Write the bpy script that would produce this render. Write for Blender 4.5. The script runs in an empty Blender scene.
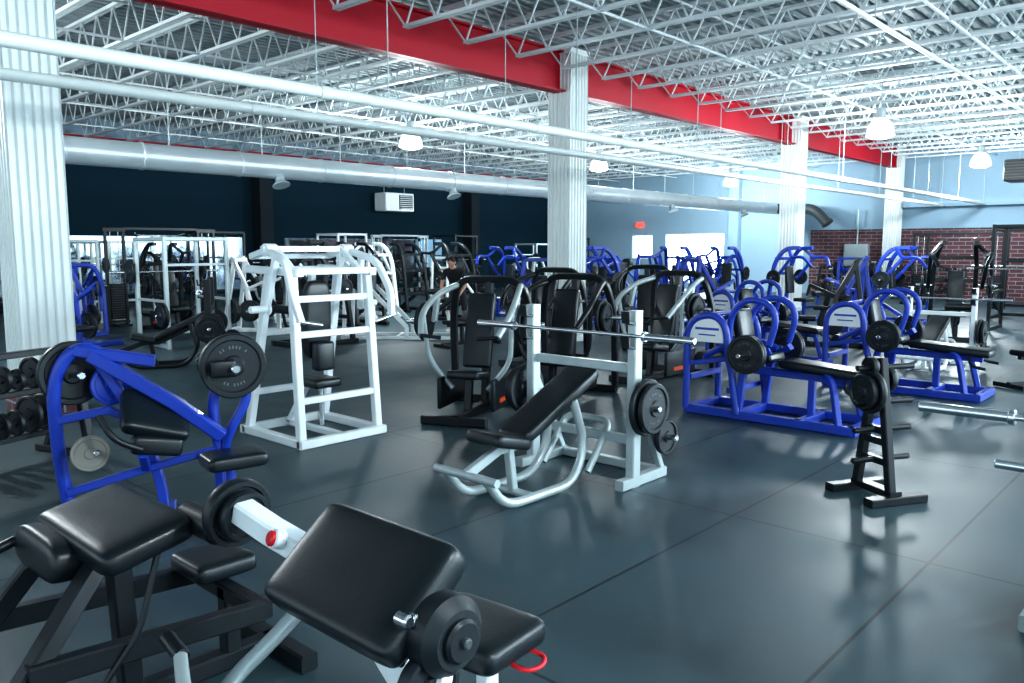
import bpy, math, random, bmesh
from mathutils import Vector as V, Matrix
random.seed(7)
sc=bpy.context.scene
COL=sc.collection
# ---------------------------------------------------------------- materials
def mat(name,col,rough=.5,metal=0.,var=.12,scale=8.,bump=0.,emit=0.,coat=0.,spec=.5):
    m=bpy.data.materials.new(name); m.use_nodes=True
    nt=m.node_tree; b=nt.nodes['Principled BSDF']
    tc=nt.nodes.new('ShaderNodeTexCoord'); n=nt.nodes.new('ShaderNodeTexNoise')
    n.inputs['Scale'].default_value=scale; n.inputs['Detail'].default_value=4
    nt.links.new(tc.outputs['Object'],n.inputs['Vector'])
    mx=nt.nodes.new('ShaderNodeMixRGB'); mx.inputs[1].default_value=tuple(c*(1-var) for c in col)+(1,)
    mx.inputs[2].default_value=tuple(min(1,c*(1+var)) for c in col)+(1,)
    nt.links.new(n.outputs['Fac'],mx.inputs[0]); nt.links.new(mx.outputs[0],b.inputs['Base Color'])
    mr=nt.nodes.new('ShaderNodeMapRange'); mr.inputs['To Min'].default_value=max(.02,rough-.08); mr.inputs['To Max'].default_value=min(1,rough+.08)
    nt.links.new(n.outputs['Fac'],mr.inputs['Value']); nt.links.new(mr.outputs[0],b.inputs['Roughness'])
    b.inputs['Metallic'].default_value=metal; b.inputs['Specular IOR Level'].default_value=spec
    if coat: b.inputs['Coat Weight'].default_value=coat
    if bump:
        bp=nt.nodes.new('ShaderNodeBump'); bp.inputs['Strength'].default_value=bump; bp.inputs['Distance'].default_value=.004
        n2=nt.nodes.new('ShaderNodeTexNoise'); n2.inputs['Scale'].default_value=scale*20
        nt.links.new(tc.outputs['Object'],n2.inputs['Vector']); nt.links.new(n2.outputs['Fac'],bp.inputs['Height'])
        nt.links.new(bp.outputs[0],b.inputs['Normal'])
    if emit:
        b.inputs['Emission Color'].default_value=tuple(col)+(1,); b.inputs['Emission Strength'].default_value=emit
    return m
BLUE=mat('blue_powder_coat',(.010,.045,.37),.42,coat=.12)
WHITE=mat('white_powder_coat',(.82,.88,.90),.35,coat=.2)
SILVER=mat('silver_powder_coat',(.42,.49,.50),.35,.3)
BLACKF=mat('black_powder_coat',(.007,.011,.014),.38,spec=.4)
DARKG=mat('dark_grey_paint',(.05,.06,.065),.4)
PAD=mat('black_vinyl',(.006,.011,.014),.36,scale=6,bump=.15,spec=.45)
RUB=mat('black_rubber_plate',(.008,.013,.017),.45,bump=.1,spec=.4)
IRON=mat('grey_iron_plate',(.10,.12,.125),.45,.4)
CHR=mat('chrome',(.75,.78,.8),.18,1.)
REDP=mat('red_plastic',(.6,.01,.02),.35)
ORA=mat('orange_label',(.7,.08,.015),.5)
BEIGE=mat('beige_plate',(.22,.215,.19),.5)
REDB=mat('red_beam_paint',(.40,.003,.018),.5,scale=1.5,spec=.3)
JW=mat('joist_white_paint',(.66,.72,.73),.55,scale=2)
DECK=mat('deck_paint',(.27,.32,.33),.65,scale=1)
PIPE=mat('pipe_white_paint',(.76,.81,.78),.35,scale=1)
DUCT=mat('galvanised_duct',(.60,.68,.71),.38,.3,scale=2)
DWALL=mat('dark_wall_paint',(.007,.026,.040),.9,scale=.6,spec=.1)
PILA=mat('dark_pilaster_paint',(.012,.020,.026),.8,spec=.2)
LWALL=mat('pale_blue_wall_paint',(.27,.40,.50),.75,scale=.6)
COLM=mat('column_white_paint',(.78,.83,.82),.45,scale=1.5)
LENS=mat('lamp_lens',(1,.97,.92),.3,emit=9,var=0)
DOME=mat('lamp_prismatic_dome',(.92,.96,1),.3,emit=.8,var=0)
SKIN=mat('skin',(.50,.28,.20),.5); SHIRT=mat('black_shirt',(.01,.012,.016),.8); SHORT=mat('dark_shorts',(.02,.025,.035),.8)
HAIR=mat('dark_hair',(.02,.012,.008),.7); SHOE=mat('white_shoe',(.6,.6,.6),.6)
SIGN=mat('exit_sign_red',(.9,.05,.03),.4,emit=2,var=0)
TEXTW=mat('white_label',(.7,.74,.76),.5)
MIR=mat('mirror_glass',(.48,.58,.64),.03,1.,var=0.02)
def brickmat():
    m=bpy.data.materials.new('brick_wall'); m.use_nodes=True; nt=m.node_tree; b=nt.nodes['Principled BSDF']
    tc=nt.nodes.new('ShaderNodeTexCoord')
    sx=nt.nodes.new('ShaderNodeSeparateXYZ'); cx=nt.nodes.new('ShaderNodeCombineXYZ')
    ad=nt.nodes.new('ShaderNodeMath'); ad.operation='ADD'
    nt.links.new(tc.outputs['Object'],sx.inputs[0]); nt.links.new(sx.outputs['X'],ad.inputs[0]); nt.links.new(sx.outputs['Y'],ad.inputs[1])
    nt.links.new(ad.outputs[0],cx.inputs['X']); nt.links.new(sx.outputs['Z'],cx.inputs['Y'])
    br=nt.nodes.new('ShaderNodeTexBrick'); nt.links.new(cx.outputs[0],br.inputs['Vector'])
    br.inputs['Scale'].default_value=1; br.inputs['Brick Width'].default_value=.40; br.inputs['Row Height'].default_value=.135
    br.inputs['Mortar Size'].default_value=.011
    br.inputs['Color1'].default_value=(.13,.042,.046,1); br.inputs['Color2'].default_value=(.08,.030,.036,1); br.inputs['Mortar'].default_value=(.24,.25,.28,1)
    nt.links.new(br.outputs['Color'],b.inputs['Base Color']); b.inputs['Roughness'].default_value=.8
    bp=nt.nodes.new('ShaderNodeBump'); bp.inputs['Strength'].default_value=.5; bp.inputs['Distance'].default_value=.01; bp.invert=True
    nt.links.new(br.outputs['Fac'],bp.inputs['Height']); nt.links.new(bp.outputs[0],b.inputs['Normal'])
    return m
BRICK=brickmat()
def floormat():
    m=bpy.data.materials.new('rubber_mat_floor'); m.use_nodes=True; nt=m.node_tree; b=nt.nodes['Principled BSDF']; L=nt.links.new
    tc=nt.nodes.new('ShaderNodeTexCoord')
    br=nt.nodes.new('ShaderNodeTexBrick'); L(tc.outputs['Object'],br.inputs['Vector'])
    br.offset=0.0; br.inputs['Scale'].default_value=1; br.inputs['Brick Width'].default_value=2.44; br.inputs['Row Height'].default_value=1.22
    br.inputs['Mortar Size'].default_value=.010; br.inputs['Mortar Smooth'].default_value=.1
    br.inputs['Color1'].default_value=(.030,.058,.070,1); br.inputs['Color2'].default_value=(.037,.069,.083,1); br.inputs['Mortar'].default_value=(.005,.010,.013,1)
    n=nt.nodes.new('ShaderNodeTexNoise'); n.inputs['Scale'].default_value=.9; n.inputs['Detail'].default_value=7; L(tc.outputs['Object'],n.inputs['Vector'])
    n2=nt.nodes.new('ShaderNodeTexNoise'); n2.inputs['Scale'].default_value=160; n2.inputs['Detail'].default_value=2; L(tc.outputs['Object'],n2.inputs['Vector'])
    mx=nt.nodes.new('ShaderNodeMixRGB'); mx.blend_type='MULTIPLY'; mx.inputs[0].default_value=1
    mr=nt.nodes.new('ShaderNodeMapRange'); mr.inputs['From Min'].default_value=.3; mr.inputs['From Max'].default_value=.7; mr.inputs['To Min'].default_value=.72; mr.inputs['To Max'].default_value=1.28
    L(n.outputs['Fac'],mr.inputs['Value']); L(br.outputs['Color'],mx.inputs[1]); L(mr.outputs[0],mx.inputs[2])
    L(mx.outputs[0],b.inputs['Base Color'])
    r=nt.nodes.new('ShaderNodeMapRange'); r.inputs['From Min'].default_value=.3; r.inputs['From Max'].default_value=.7; r.inputs['To Min'].default_value=.36; r.inputs['To Max'].default_value=.52
    L(n.outputs['Fac'],r.inputs['Value']); L(r.outputs[0],b.inputs['Roughness'])
    bp=nt.nodes.new('ShaderNodeBump'); bp.inputs['Strength'].default_value=.25; bp.inputs['Distance'].default_value=.004
    L(n2.outputs['Fac'],bp.inputs['Height']); L(bp.outputs[0],b.inputs['Normal'])
    return m
FLOOR=floormat()
# ---------------------------------------------------------------- geometry kit
def fillet(pts,r,n=5):
    pts=[V(p) for p in pts]
    if r<=0 or len(pts)<3: return pts
    out=[pts[0]]
    for i in range(1,len(pts)-1):
        P=pts[i]; a=pts[i-1]-P; c=pts[i+1]-P
        ra=min(r,a.length*.48); rc=min(r,c.length*.48)
        A=P+a.normalized()*ra; C=P+c.normalized()*rc
        for k in range(n+1):
            t=k/n; out.append(A*(1-t)**2+P*2*t*(1-t)+C*t*t)
    out.append(pts[-1]); return out
def circ(r,n=10): return [(r*math.cos(2*math.pi*i/n),r*math.sin(2*math.pi*i/n)) for i in range(n)]
def rect(w,h):
    c=min(w,h)*.12; a,b=w/2,h/2
    return [(a,-b+c),(a,b-c),(a-c,b),(-a+c,b),(-a,b-c),(-a,-b+c),(-a+c,-b),(a-c,-b)]
class B:
    def __init__(s): s.p={}
    def add(s,part,m,vs,fs):
        P=s.p.setdefault(part,dict(v=[],f=[],m=[],mats=[]))
        if m not in P['mats']: P['mats'].append(m)
        k=P['mats'].index(m); o=len(P['v'])
        P['v']+= [tuple(v) for v in vs]; P['f']+=[tuple(i+o for i in f) for f in fs]; P['m']+=[k]*len(fs)
    def sweep(s,part,m,pts,sec):
        pts=[V(p) for p in pts]; pts=[p for i,p in enumerate(pts) if i==0 or (p-pts[i-1]).length>1e-5]
        ds=[(pts[i+1]-pts[i]).normalized() for i in range(len(pts)-1)]
        d=ds[0]; up=V((0,0,1))
        if abs(d.z)>.97: up=V((0,1,0))
        x=d.cross(up).normalized(); y=x.cross(d).normalized()
        ring=[pts[0]+x*a+y*b for a,b in sec]; vs=list(ring); n=len(sec)
        for i in range(1,len(pts)):
            dp=ds[i-1]; nn=(dp+ds[i]).normalized() if i<len(ds) else dp
            ring=[q+dp*((pts[i]-q).dot(nn)/max(.2,dp.dot(nn))) for q in ring]; vs+=ring
        fs=[]
        for i in range(len(pts)-1):
            for k in range(n):
                fs.append((i*n+k,i*n+(k+1)%n,(i+1)*n+(k+1)%n,(i+1)*n+k))
        fs.append(tuple(range(n-1,-1,-1))); fs.append(tuple((len(pts)-1)*n+k for k in range(n)))
        s.add(part,m,vs,fs)
    def tube(s,part,m,pts,r=.02,fil=.08,n=10): s.sweep(part,m,fillet(pts,fil),circ(r,n))
    def beam(s,part,m,pts,w=.06,h=.06,fil=0): s.sweep(part,m,fillet(pts,fil),rect(w,h))
    def lathe(s,part,m,c,axis,prof,n=24):
        c=V(c); ax=V(axis).normalized(); up=V((0,0,1)) if abs(ax.z)<.9 else V((1,0,0))
        x=ax.cross(up).normalized(); y=ax.cross(x)
        vs=[]; 
        for r,z in prof:
            for k in range(n):
                a=2*math.pi*k/n; vs.append(c+ax*z+x*(r*math.cos(a))+y*(r*math.sin(a)))
        fs=[]
        for i in range(len(prof)-1):
            for k in range(n): fs.append((i*n+k,i*n+(k+1)%n,(i+1)*n+(k+1)%n,(i+1)*n+k))
        fs.append(tuple(range(n-1,-1,-1))); fs.append(tuple((len(prof)-1)*n+k for k in range(n)))
        s.add(part,m,vs,fs)
    def plate(s,part,c,axis,R=.225,T=.045,m=None,n=28,txt=False):
        T2=T/2
        s.lathe(part,m or RUB,c,axis,[(.026,-T2),(.28*R,-T2),(.34*R,-T2*.5),(.78*R,-T2*.5),(.83*R,-T2),(.96*R,-T2),(R,-T2*.6),(R,T2*.6),(.96*R,T2),(.83*R,T2),(.78*R,T2*.5),(.34*R,T2*.5),(.28*R,T2),(.026,T2)],n)
        if txt:
            c=V(c); ax=V(axis).normalized(); up=V((0,0,1)) if abs(ax.z)<.9 else V((1,0,0)); x=ax.cross(up).normalized(); y=x.cross(ax)
            for sg in (-1,1):
                for k in list(range(-4,5))+[18+j for j in range(-3,4)]:
                    if k in (-2,3,19): continue
                    a=math.pi/2+k*math.radians(10)
                    r0,r1=.54*R,.63*R; da=math.radians(2.2); o=ax*(sg*(T2*.5+.0015)); vs=[c+o+(x*math.cos(t)+y*math.sin(t))*r for t,r in ((a-da,r0),(a+da,r0),(a+da,r1),(a-da,r1))]
                    s.add('plate_lettering',IRON,vs,[(0,1,2,3)])
    def cyl(s,part,m,c,axis,r,L,n=20,bev=.006):
        bev=min(bev,r*.3,L*.3)
        s.lathe(part,m,c,axis,[(r-bev,-L/2),(r,-L/2+bev),(r,L/2-bev),(r-bev,L/2)],n)
    def pad(s,part,m,c,size,rot=(0,0,0),bev=.03,seg=3):
        bm=bmesh.new(); bmesh.ops.create_cube(bm,size=1)
        bmesh.ops.scale(bm,vec=size,verts=bm.verts)
        bev=min(bev,min(size)*.45)
        bmesh.ops.bevel(bm,geom=bm.edges[:],offset=bev,segments=seg,affect='EDGES',profile=.5)
        M=Matrix.Translation(V(c))@Matrix.Rotation(rot[2],4,'Z')@Matrix.Rotation(rot[1],4,'Y')@Matrix.Rotation(rot[0],4,'X')
        bm.verts.index_update(); vs=[M@v.co for v in bm.verts]; fs=[tuple(v.index for v in f.verts) for f in bm.faces]; bm.free()
        s.add(part,m,vs,fs)
    def cushion(s,part,m,c,size,rot=(0,0,0),puff=.35,n=14,e=.22):
        M=Matrix.Translation(V(c))@Matrix.Rotation(rot[2],4,'Z')@Matrix.Rotation(rot[1],4,'Y')@Matrix.Rotation(rot[0],4,'X')
        f=lambda w,k: math.copysign(abs(w)**k,w)
        vs=[];fs=[];N=n*3
        for i in range(n+1):
            th=-math.pi/2+math.pi*i/n; th=max(-math.pi/2+.02,min(math.pi/2-.02,th))
            for k in range(N):
                ph=2*math.pi*k/N
                x=f(math.cos(th),puff)*f(math.cos(ph),e); y=f(math.cos(th),puff)*f(math.sin(ph),e); z=f(math.sin(th),.55)
                vs.append(M@V((x*size[0]/2,y*size[1]/2,z*size[2]/2)))
        for i in range(n):
            for k in range(N): fs.append((i*N+k,i*N+(k+1)%N,(i+1)*N+(k+1)%N,(i+1)*N+k))
        fs.append(tuple(range(N-1,-1,-1))); fs.append(tuple(n*N+k for k in range(N)))
        s.add(part,m,vs,fs)
    def box(s,part,m,lo,hi,bev=0):
        lo=V(lo);hi=V(hi)
        if bev: s.pad(part,m,(lo+hi)/2,tuple(hi-lo),bev=bev,seg=1); return
        vs=[(x,y,z) for x in (lo.x,hi.x) for y in (lo.y,hi.y) for z in (lo.z,hi.z)]
        s.add(part,m,vs,[(0,1,3,2),(4,6,7,5),(0,4,5,1),(2,3,7,6),(0,2,6,4),(1,5,7,3)])
    def meshes(s):
        out=[]
        for k,P in s.p.items():
            me=bpy.data.meshes.new(k); me.from_pydata(P['v'],[],P['f'])
            for m in P['mats']: me.materials.append(m)
            me.polygons.foreach_set('material_index',P['m'])
            me.polygons.foreach_set('use_smooth',[True]*len(P['f']))
            bm=bmesh.new(); bm.from_mesh(me); bmesh.ops.recalc_face_normals(bm,faces=bm.faces); bm.to_mesh(me); bm.free()
            me.set_sharp_from_angle(angle=math.radians(38)); me.update(); out.append((k,me))
        s.ms=out; return out
def place(b,name,loc,rot=0,scale=1.):
    if not hasattr(b,'ms'): b.meshes()
    e=bpy.data.objects.new(name,None); e.empty_display_size=.2; COL.objects.link(e)
    e.location=loc if len(loc)==3 else (loc[0],loc[1],0); e.rotation_euler=(0,0,math.radians(rot)); e.scale=(scale,)*3
    for k,me in b.ms:
        o=bpy.data.objects.new(k,me); COL.objects.link(o); o.parent=e
    return e
def single(b,name,loc=(0,0,0),rot=0):
    k,me=b.meshes()[0]; o=bpy.data.objects.new(name,me); COL.objects.link(o); o.location=loc; o.rotation_euler=(0,0,math.radians(rot)); return o
def boxobj(name,m,lo,hi,bev=0):
    b=B(); b.box(name,m,lo,hi,bev); return single(b,name)
# ---------------------------------------------------------------- room
XE=31.7; YB=25.1; YBEAM=9.74; ZD=5.55
boxobj('floor',FLOOR,(-8,-8,-.1),(XE+.3,YB+.3,0))
b=B(); vs=[];fs=[]; y=-8.; prof=[]
while y<YB+.2:
    prof+=[(y,ZD+.05),(y+.06,ZD+.05),(y+.09,ZD),(y+.17,ZD)]; y+=.2
for x in (-8,XE+.2):
    for (yy,z) in prof: vs.append((x,yy,z))
n=len(prof); fs=[(i,i+1,n+i+1,n+i) for i in range(n-1)]
b.add('ceiling',DECK,vs,fs); b.box('ceiling',DECK,(-8,-8,ZD+.08),(XE+.3,YB+.3,ZD+.2)); single(b,'ceiling')
b=B()
def joist(x,y0,y1):
    zt=ZD-.04; zb=ZD-.62
    for dx in (-.03,.03):
        b.sweep('j',JW,[(x+dx,y0,zt),(x+dx,y1,zt)],[(-.02,-.025),(.02,-.025),(.02,.025),(-.02,.025)])
        b.sweep('j',JW,[(x+dx,y0+.5,zb),(x+dx,y1-.5,zb)],[(-.024,-.022),(.024,-.022),(.024,.022),(-.024,.022)])
    n=int((y1-y0-1)/.62); st=(y1-y0-1)/n; sq=[(-.011,-.011),(.011,-.011),(.011,.011),(-.011,.011)]
    for i in range(n):
        a=y0+.5+i*st
        b.sweep('j',JW,[(x,a,zb),(x,a+st/2,zt)],sq); b.sweep('j',JW,[(x,a+st/2,zt),(x,a+st,zb)],sq)
    b.sweep('j',JW,[(x,y0,zt),(x,y0+.5,zb)],sq); b.sweep('j',JW,[(x,y1,zt),(x,y1-.5,zb)],sq)
x=-3.0
while x<XE-.3:
    joist(x,YBEAM+.12,YB-.1); joist(x,-6.0,YBEAM-.12); x+=1.19
for yy in (-3,0.,3.3,6.6,12.8,16,19.1,22.2):
    for z in (ZD-.08,ZD-.63):
        b.sweep('j',JW,[(-4,yy,z),(XE,yy,z)],[(-.016,-.016),(.016,-.016),(.016,.016),(-.016,.016)])
single(b,'trim_ceiling_joists')
def ibeam(name,y,z0,z1,x0,x1):
    b=B(); b.box('b',REDB,(x0,y-.02,z0),(x1,y+.02,z1)); b.box('b',REDB,(x0,y-.13,z0),(x1,y+.13,z0+.035)); b.box('b',REDB,(x0,y-.13,z1-.035),(x1,y+.13,z1))
    xx=x0+1
    while xx<x1:
        b.box('b',REDB,(xx-.01,y-.12,z0+.035),(xx+.01,y+.12,z1-.035)); xx+=9.5
    single(b,name)
ibeam('trim_red_beam',YBEAM,4.68,5.42,-8,XE)
ibeam('trim_red_beam',YB-.3,4.72,4.98,-8,XE)
def column(x,y,side=.54,top=5.46,z0=0,m=COLM,name='fluted_column'):
    h=side/2; sec=[]; n=6; st=side/n
    def edge(ax,ay,dx,dy,nx,ny):
        for i in range(n):
            for f,o in ((.08,0),(.3,0),(.42,-.03),(.88,-.03)):
                t=(i+f)*st; sec.append((ax+dx*t+nx*o,ay+dy*t+ny*o))
    edge(-h,-h,1,0,0,-1); edge(h,-h,0,1,1,0); edge(h,h,-1,0,0,1); edge(-h,h,0,-1,-1,0)
    N=len(sec); vs=[(a,c,z) for z in (z0,top) for a,c in sec]
    fs=[(k,(k+1)%N,N+(k+1)%N,N+k) for k in range(N)]+[tuple(range(N-1,-1,-1)),tuple(N+k for k in range(N))]
    b=B(); b.add('shaft',m,vs,fs)
    b.box('base_plinth',BRICK if x<5 else COLM,(-h-.03,-h-.03,0),(h+.03,h+.03,.45 if x<5 else .12),.01)
    b.box('cap',m,(-h-.02,-h-.02,top-.1),(h+.02,h+.02,top))
    place(b,name,(x,y,0))
column(2.95,YBEAM); column(12.2,YBEAM); column(22.5,YBEAM); column(31.3,YBEAM,.5)
boxobj('wall_back',DWALL,(-8,YB,0),(XE,YB+.2,4.35))
boxobj('wall_back_upper',LWALL,(-8,YB,4.35),(XE,YB+.2,ZD))
for i,x in enumerate((4.6,14.56,24.5)):
    b=B(); b.box('t',PILA,(x-.25,YB-.55,0),(x+.25,YB-.01,4.5),.02); single(b,'trim_dark_pilaster')
b=B()
x=-4.
while x<23:
    if not any(abs(x+.75-p)<1.0 for p in (4.6,14.56)):
        b.box('mirror_glass',MIR,(x,YB-.035,.45),(x+1.48,YB-.015,2.15)); b.box('mirror_frame',DARKG,(x-.01,YB-.03,.40),(x+1.5,YB-.004,.45))
    x+=1.5
place(b,'wall_mirror',(0,0,0))
boxobj('baseboard_back',BLACKF,(-8,YB-.02,0),(23,YB-.002,.12))
b=B(); T=XE+.25
def W(y0,y1,z0,z1,m=LWALL): b.box('w',m,(XE,y0,z0),(T,y1,z1))
W(21.4,YB+.2,0,ZD); W(20.3,21.4,0,1.3); W(20.3,21.4,2.4,ZD); W(19.6,20.3,0,ZD); W(16.7,19.6,2.45,ZD); W(16.7,19.6,0,.25); W(-8,16.7,2.5,ZD); W(12.9,16.7,0,2.5)
single(b,'wall_end')
boxobj('wall_end_brick',BRICK,(XE-.08,-8,0),(T,12.9,2.5))
boxobj('trim_brick_cap',LWALL,(XE-.14,-8,2.5),(XE-.001,12.9,2.58))
def win(name,y0,y1,z0,z1,nm):
    b=B()
    for yy in [y0+(y1-y0)*i/nm for i in range(nm+1)]: b.box('w',WHITE,(XE+.05,yy-.03,z0),(XE+.11,yy+.03,z1))
    for z in (z0+.03,z1-.03): b.box('w',WHITE,(XE+.04,y0,z-.03),(XE+.12,y1,z+.03))
    single(b,name)
win('window_1',20.3,21.4,1.3,2.4,1); win('window_2',16.7,19.6,.25,2.45,2)
boxobj('trim_pilaster',LWALL,(XE-.35,15.9,0),(XE-.001,16.35,5.4),.02)
boxobj('trim_soffit',LWALL,(XE-.5,-8,3.25),(XE-.01,9.4,3.45))
b=B(); b.box('e',SIGN,(XE-.1,20.75,2.75),(XE-.02,21.15,2.95),.01); single(b,'exit_sign')
b=B(); b.box('box',SILVER,(XE-.3,10.6,1.1),(XE-.085,11.5,1.95),.02); b.box('door',SILVER,(XE-.32,10.65,1.15),(XE-.3,11.45,1.9),.005); b.cyl('conduit',SILVER,(XE-.18,11.05,2.6),(0,0,1),.03,1.3); b.cyl('conduit',SILVER,(XE-.18,11.05,.55),(0,0,1),.03,1.1); place(b,'electrical_panel',(0,0,0))
def pipe(name,y,z,r,x0,x1,m=PIPE):
    b=B(); b.sweep('pipe',m,[(x0,y,z),(x1,y,z)],circ(r,16))
    xx=x0+1.3
    while xx<x1:
        b.cyl('coupling',m,(xx,y,z),(1,0,0),r*1.12,.12)
        b.tube('hanger',SILVER,[(xx+.8,y,z),(xx+.8,y,ZD-.06)],.007,n=6); xx+=3.2
    place(b,name,(0,0,0))
pipe('ceiling_pipe',6.8,3.31,.06,-3,31.4); pipe('ceiling_pipe',8.1,3.3,.055,-3,31.4)
pipe('sprinkler_pipe',3.6,4.55,.03,2,31.4)
b=B(); DY,DZ,DR=14.1,3.36,.225
b.sweep('duct',DUCT,[(4.7,DY,DZ),(31.3,DY,DZ)],circ(DR,28))
b.lathe('duct_cap',DUCT,(4.7,DY,DZ),(1,0,0),[(.17,-.06),(.235,-.03),(.235,.05),(DR,.06)],28)
xx=6.
while xx<31:
    b.lathe('seam',DUCT,(xx,DY,DZ),(1,0,0),[(DR,-.03),(DR+.012,-.02),(DR+.012,.02),(DR,.03)],28)
    b.tube('hanger',SILVER,[(xx+.5,DY,DZ+.2),(xx+.5,DY,ZD-.06)],.008,n=6); xx+=1.8
for xx in (8.6,13.2,18,23,28): b.lathe('diffuser',DUCT,(xx,DY-.12,DZ-.27),(0,-.4,-1),[(.09,-.12),(.09,0),(.17,.08),(.17,.1)],20)
b.tube('elbow',DARKG,[(30.9,14.1,3.36),(30.9,12.5,3.3),(30.9,12.0,2.75)],.2,.4,16); b.cyl('elbow_collar',DARKG,(30.9,11.98,2.75),(0,-.6,-.8),.23,.1)
place(b,'spiral_air_duct',(0,0,0))
b=B(); b.box('casing',WHITE,(-.7,-.35,-.35),(.7,.35,.35),.03); b.box('grille',BLACKF,(-.05,-.37,-.27),(.62,-.34,.27))
for i in range(7): b.box('louvre',SILVER,(-.04,-.39,-.24+i*.075),(.6,-.36,-.22+i*.075))
for x in (-.5,.5): b.tube('hanger',SILVER,[(x,0,.35),(x,0,ZD-3.55-.06)],.012)
place(b,'unit_heater',(20.1,YB-.5,3.55))
b=B(); b.box('casing',DARKG,(-.45,-.35,-.3),(.45,.35,.3),.03)
for i in range(7): b.box('louvre',BLACKF,(-.47,-.33,-.26+i*.08),(-.44,.33,-.22+i*.08))
for x in (-.3,.3): b.tube('hanger',SILVER,[(x,0,.3),(x,0,ZD-3.95-.06)],.012)
place(b,'unit_heater',(26.5,4.9,3.95))
b=B()
b.lathe('dome',DOME,(0,0,0),(0,0,1),[(.27,-.16),(.285,-.15),(.26,0),(.19,.14),(.11,.2),(.1,.21)],28)
b.lathe('lens',LENS,(0,0,0),(0,0,1),[(.1,-.22),(.2,-.2),(.262,-.158),(.26,-.15)],28)
b.cyl('ballast',SILVER,(0,0,.32),(0,0,1),.1,.22); b.tube('rod',SILVER,[(0,0,.43),(0,0,1.13)],.014)
for (x,y) in [(18.3,6.05),(26.8,6.0),(28.5,14.8),(20.2,14.9),(12.7,14.9),(2.5,-2.5),(10.5,-2.5),(18.5,-2.5),(1.2,13.5)]:  # negative-y row and far-left lamp: unseen lamps added to light the room
    place(b,'high_bay_lamp',(x,y,4.35))
    l=bpy.data.lights.new('lamp_light','POINT'); l.energy=560; l.color=(.86,.96,1); l.shadow_soft_size=.25
    o=bpy.data.objects.new('high_bay_bulb',l); COL.objects.link(o); o.location=(x,y,3.85)
# ---------------------------------------------------------------- machines
def barbell(b,y,z,L=2.1,plates=0,part='barbell'):
    b.cyl(part,CHR,(0,y,z),(1,0,0),.014,L-.8,12,.002)
    for s in (-1,1):
        b.cyl(part,CHR,(s*(L/2-.2),y,z),(1,0,0),.026,.4,14,.004); b.cyl(part,CHR,(s*(L/2-.41),y,z),(1,0,0),.038,.03,14,.004)
        for k in range(plates): b.plate('bar_plates',(s*(L/2-.36+.05*k),y,z),(1,0,0),.225)
def press(F,shroud=False,Pm=None,A=None,label=False):
    b=B(); A=A or F
    b.beam('frame',F,[(0,-.8,.05),(0,.55,.05)],.09,.09); b.beam('frame',F,[(-.5,-.78,.05),(.5,-.78,.05)],.09,.09); b.beam('frame',F,[(-.35,.5,.05),(.35,.5,.05)],.09,.09)
    b.beam('frame',F,[(0,-.45,.05),(0,-.62,1.42)],.08,.10)
    for s in (-1,1):
        b.beam('frame',F,[(s*.48,-.78,.06),(s*.48,-.72,1.0),(s*.38,-.6,1.45),(0,-.6,1.45)],.075,.075,.2)
        b.tube('arm',A,[(s*.38,-.58,1.38),(s*.46,-.2,1.3),(s*.5,.15,1.12),(s*.42,.35,.9)],.034,.2)
        b.tube('arm',A,[(s*.5,.12,1.12),(s*.46,.05,.6),(s*.2,.02,.3)],.028,.15)
        b.tube('handle',PAD,[(s*.42,.35,.9),(s*.2,.36,.88)],.02)
        b.cyl('weight_horn',CHR,(s*.62,-.1,1.0),(1,0,0),.025,.34,12); b.beam('arm',A,[(s*.46,-.2,1.28),(s*.46,-.1,1.0)],.06,.06)
        b.plate('plates',(s*.56,-.1,1.0),(1,0,0),.215,m=Pm); b.plate('plates',(s*.61,-.1,1.0),(1,0,0),.17,m=Pm)
        if shroud:
            pts=[(s*.42,-.75,.5),(s*.42,-.75,.85),(s*.42,-.45,1.0),(s*.42,-.25,.85),(s*.42,-.25,.5)]
            b.beam('shroud',F,fillet(pts,.25),.07,.05)
        if label: b.pad('side_cover',BLACKF,(s*.3,-.2,.26),(.05,.75,.34),(0,0,0),.02); b.box('label',ORA,(s*.327-.001,-.4,.16),(s*.327+.001,.0,.21))
    b.beam('frame',F,[(0,.1,.05),(0,.05,.42)],.08,.08)
    b.pad('seat',PAD,(0,.08,.46),(.36,.40,.09),(math.radians(8),0,0)); b.pad('back_pad',PAD,(0,-.28,.90),(.32,.10,.82),(math.radians(13),0,0))
    return b
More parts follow.
